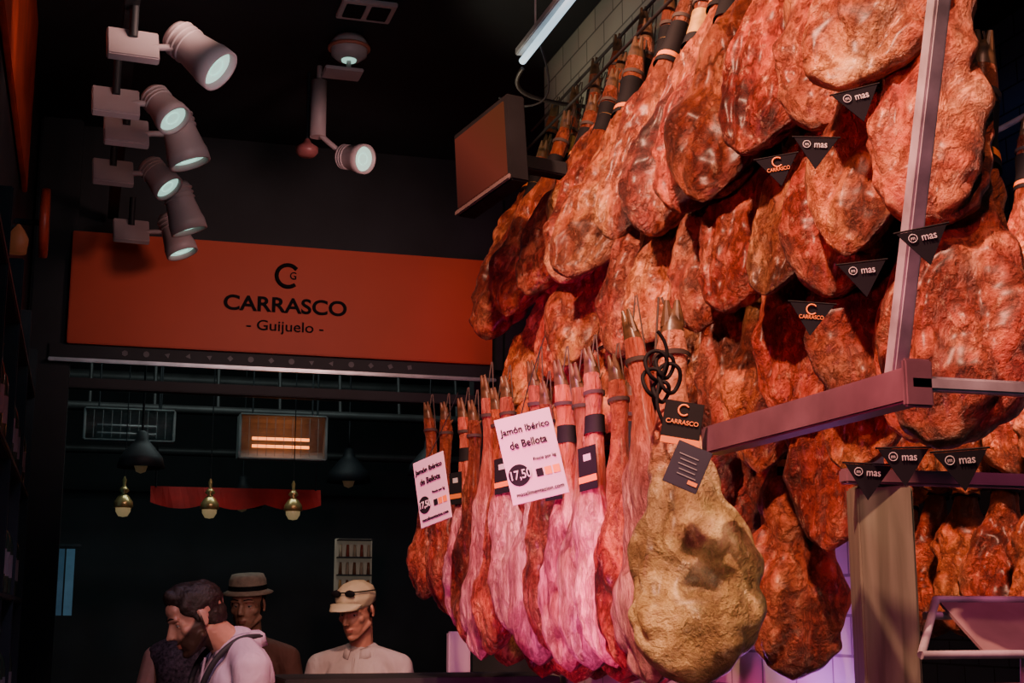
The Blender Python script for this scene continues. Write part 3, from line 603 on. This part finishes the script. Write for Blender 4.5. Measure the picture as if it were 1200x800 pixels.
    d=o.modifiers.new('d','DISPLACE');d.texture=tx;d.strength=.008;d.mid_level=.5
    return e,HM,LM
m1,HM,LM=person('man',(.525,4.62,0),-80,(0,-.165,1.508),(24,0,-8),shirtp,skinb,'long','work',scale=1.055,hs=.88,quiff=True,lean=8)
st=M('apron_navy',(.02,.02,.03),.7)
tube('apron_strap',[LM@Vector(q) for q in ((.05,-.125,1.28),(.085,-.095,1.38),(.085,.0,1.455),(.06,.085,1.45),(0,.105,1.44),(-.06,.085,1.45),(-.085,.0,1.455),(-.085,-.095,1.38),(-.05,-.125,1.28))],.009,st,m1)
bm=bmesh.new();n=14
for zz in range(12):
    for k in range(n+1): 
        a=R(-68+136*k/n);hz=1.31-.075*zz;wd=.5 if zz<3 else 1
        bm.verts.new(LM@Vector((.185*math.sin(a*wd),.01-.138*math.cos(a*wd),hz)))
bm.verts.ensure_lookup_table()
for zz in range(11):
    for k in range(n): bm.faces.new([bm.verts[i] for i in (zz*(n+1)+k,zz*(n+1)+k+1,(zz+1)*(n+1)+k+1,(zz+1)*(n+1)+k)])
bmobj('apron',bm,st,m1,True)
m3,HM,LM=person('man',(1.19,6.28,0),-28,(0,-.06,1.605),(18,0,-14),polo,skin2,'short','fold',scale=1.01,lean=2)
capM=HM@Matrix.Rotation(R(-4),4,'X')
blob('cap_dome',E((0,.006,.060),(.087,.108,.072)),.005,capm,m3,4,capM)
bm=bmesh.new();rowz=[]
for i in range(5):
    rowz.append([bm.verts.new(capM@Vector(((.080-.004*i)*math.sin(R(a)),-.055-(.03+.018*i)*math.cos(R(a))-.012,.054-.005*i-.010*abs(a)/80))) for a in range(-80,81,16)])
for a,b_ in zip(rowz,rowz[1:]):
    for k in range(len(a)-1): bm.faces.new((a[k],a[k+1],b_[k+1],b_[k]))
o=bmobj('cap_brim',bm,capm,m3,True);o.modifiers.new('s','SOLIDIFY').thickness=.004
for s_ in (-1,1): blob('sunglass_lens_%d'%s_,E((s_*.034,-.092,.094),(.026,.010,.016)),.003,blk,m3,1,capM)
tube('sunglass_bridge',[capM@Vector(q) for q in ((-.094,.02,.085),(-.072,-.075,.098),(0,-.105,.10),(.072,-.075,.098),(.094,.02,.085))],.003,blk,m3)
m2,HM,LM=person('man',(.76,6.75,0),-25,(0,-.03,1.60),(8,0,0),brownsh,skin2,'long','down',scale=1.03)
bm=bmesh.new();lathe(bm,[(.108,.05),(.113,.055),(.09,.065),(.084,.07),(.082,.11),(.07,.135),(.03,.13),(0,.128)],32);lathe(bm,[(.0855,.068),(.0845,.09)],32,1)
for v in bm.verts: v.co=HM@Vector((v.co.x,v.co.y*1.1+.005,v.co.z))
bmobj('panama_hat',bm,[strawm,blk],m2)
w1,HM,LM=person('woman',(.455,5.75,0),165,(0,-.07,1.50),(20,0,0),dots,skinm,'none','down',scale=1.05,female=True,collar=False)

# fit the lettering
bpy.context.view_layer.update()
for o,w,h in TXT:
    xs=[c[0] for c in o.bound_box];ys=[c[1] for c in o.bound_box]
    dx=max(xs)-min(xs);dy=max(ys)-min(ys);o.scale=(w/max(dx,1e-4),h/max(dy,1e-4),1)

# ------------------------------------------------------------------ lights
spot('ham_spot_1',(.3,1.6,3.95),(1.4,2.6,2.4),(1,.46,.3),680,75,.04)
spot('ham_spot_2',(.5,3.3,3.95),(1.45,4.1,2.7),(1,.46,.3),330,75,.04)
spot('ham_low_fill',(-.15,1.4,2.2),(1.4,3.0,2.1),(1,.12,.28),65,75,.1)  # low magenta fill added for the ham fronts, no fixture behind it
spot('ham_spot_4',(.9,1.0,3.6),(1.5,2.2,2.1),(1,.44,.3),110,70,.05)
spot('top_row_fill',(1.1,3.1,3.95),(1.74,3.9,3.4),(1,.7,.4),16,80,.05)  # added light for the uppermost hocks and hooves, not an actual fixture
spot('pink_lamp',(.25,2.9,1.5),(1.3,3.9,1.7),(1,.08,.42),115,65,.1)
spot('pink_lamp_2',(.2,3.0,3.0),(1.25,3.8,1.7),(1,.25,.58),170,40,.05)
spot('gold_ham_key',(.5,1.2,2.9),(1.25,2.72,1.65),(1,.85,.5),42,22,.06)  # narrow key added to brighten the golden ham, no fixture there
area('purple_counter_light',(1.68,3.45,1.35),(1.84,3.3,1.8),(.7,.2,1),3,.1,.5)
spot('case_pink_lamp',(1.9,1.6,2.6),(2.1,2.6,1.5),(1,.2,.4),30,60,.1)
spot('board_purple',(1.4,5.4,2.2),(1.64,6.2,1.4),(.8,.4,1),5,50,.1)
spot('sign_spot',(1.25,4.9,3.2),(1.0,7,3.1),(1,.55,.5),42,75,.15,.8)
spot('wall_wash',(1.3,5.0,3.3),(1.86,5.0,3.9),(1,.85,.6),7,90,.1)
spot('people_lamp',(.5,4.0,3.4),(.55,5.0,1.5),(.85,.62,1),36,60,.1)
spot('people_front',(.0,3.4,1.9),(.35,4.6,1.6),(1,.6,.62),16,40,.1)
spot('people_lamp_2',(1.1,5.2,3.2),(1.1,6.3,1.5),(1,.75,.75),17,60,.1)
spot('people_front_fill',(.7,4.9,2.1),(1.05,6.4,1.6),(1,.65,.5),10,50,.1)  # frontal fill added to lift the faces of the men further back
area('hall_light',(1,8.1,3.95),(1,8.6,0),(.7,.85,.82),20,2,.6)
area('ceiling_teal_fill',(.8,3.2,3.0),(.8,5.2,4.0),(.2,.6,.8),2.2,1,1)
spot('side_room_fill',(2.2,3.0,3.3),(2.9,4.0,1.9),(1,.42,.27),480,80,.1)  # added orange light to brighten the side room hams, no fixture modelled
spot('side_room_blue',(2.3,2.6,2.9),(3.5,4.0,2.7),(.2,.4,1),25,60,.1)
spot('lamp_cluster_wash',(.7,4.0,2.9),(.2,5.3,3.45),(1,.72,.72),9,80,.1)
spot('left_panel_fill',(.3,4.2,3.5),(-.29,4.9,3.7),(1,.6,.5),9,110,.1)  # light added so the orange side panel shows, no fixture there
w=bpy.data.worlds.new('w');bpy.context.scene.world=w;w.use_nodes=True
w.node_tree.nodes['Background'].inputs[0].default_value=(.04,.11,.15,1);w.node_tree.nodes['Background'].inputs[1].default_value=.5

cam=bpy.data.cameras.new('camera');cam.lens=50;cam.sensor_width=36;o=bpy.data.objects.new('camera',cam);link(o)
o.location=(0,0,1.6);o.rotation_euler=(R(100.9),0,R(-16.7));bpy.context.scene.camera=o
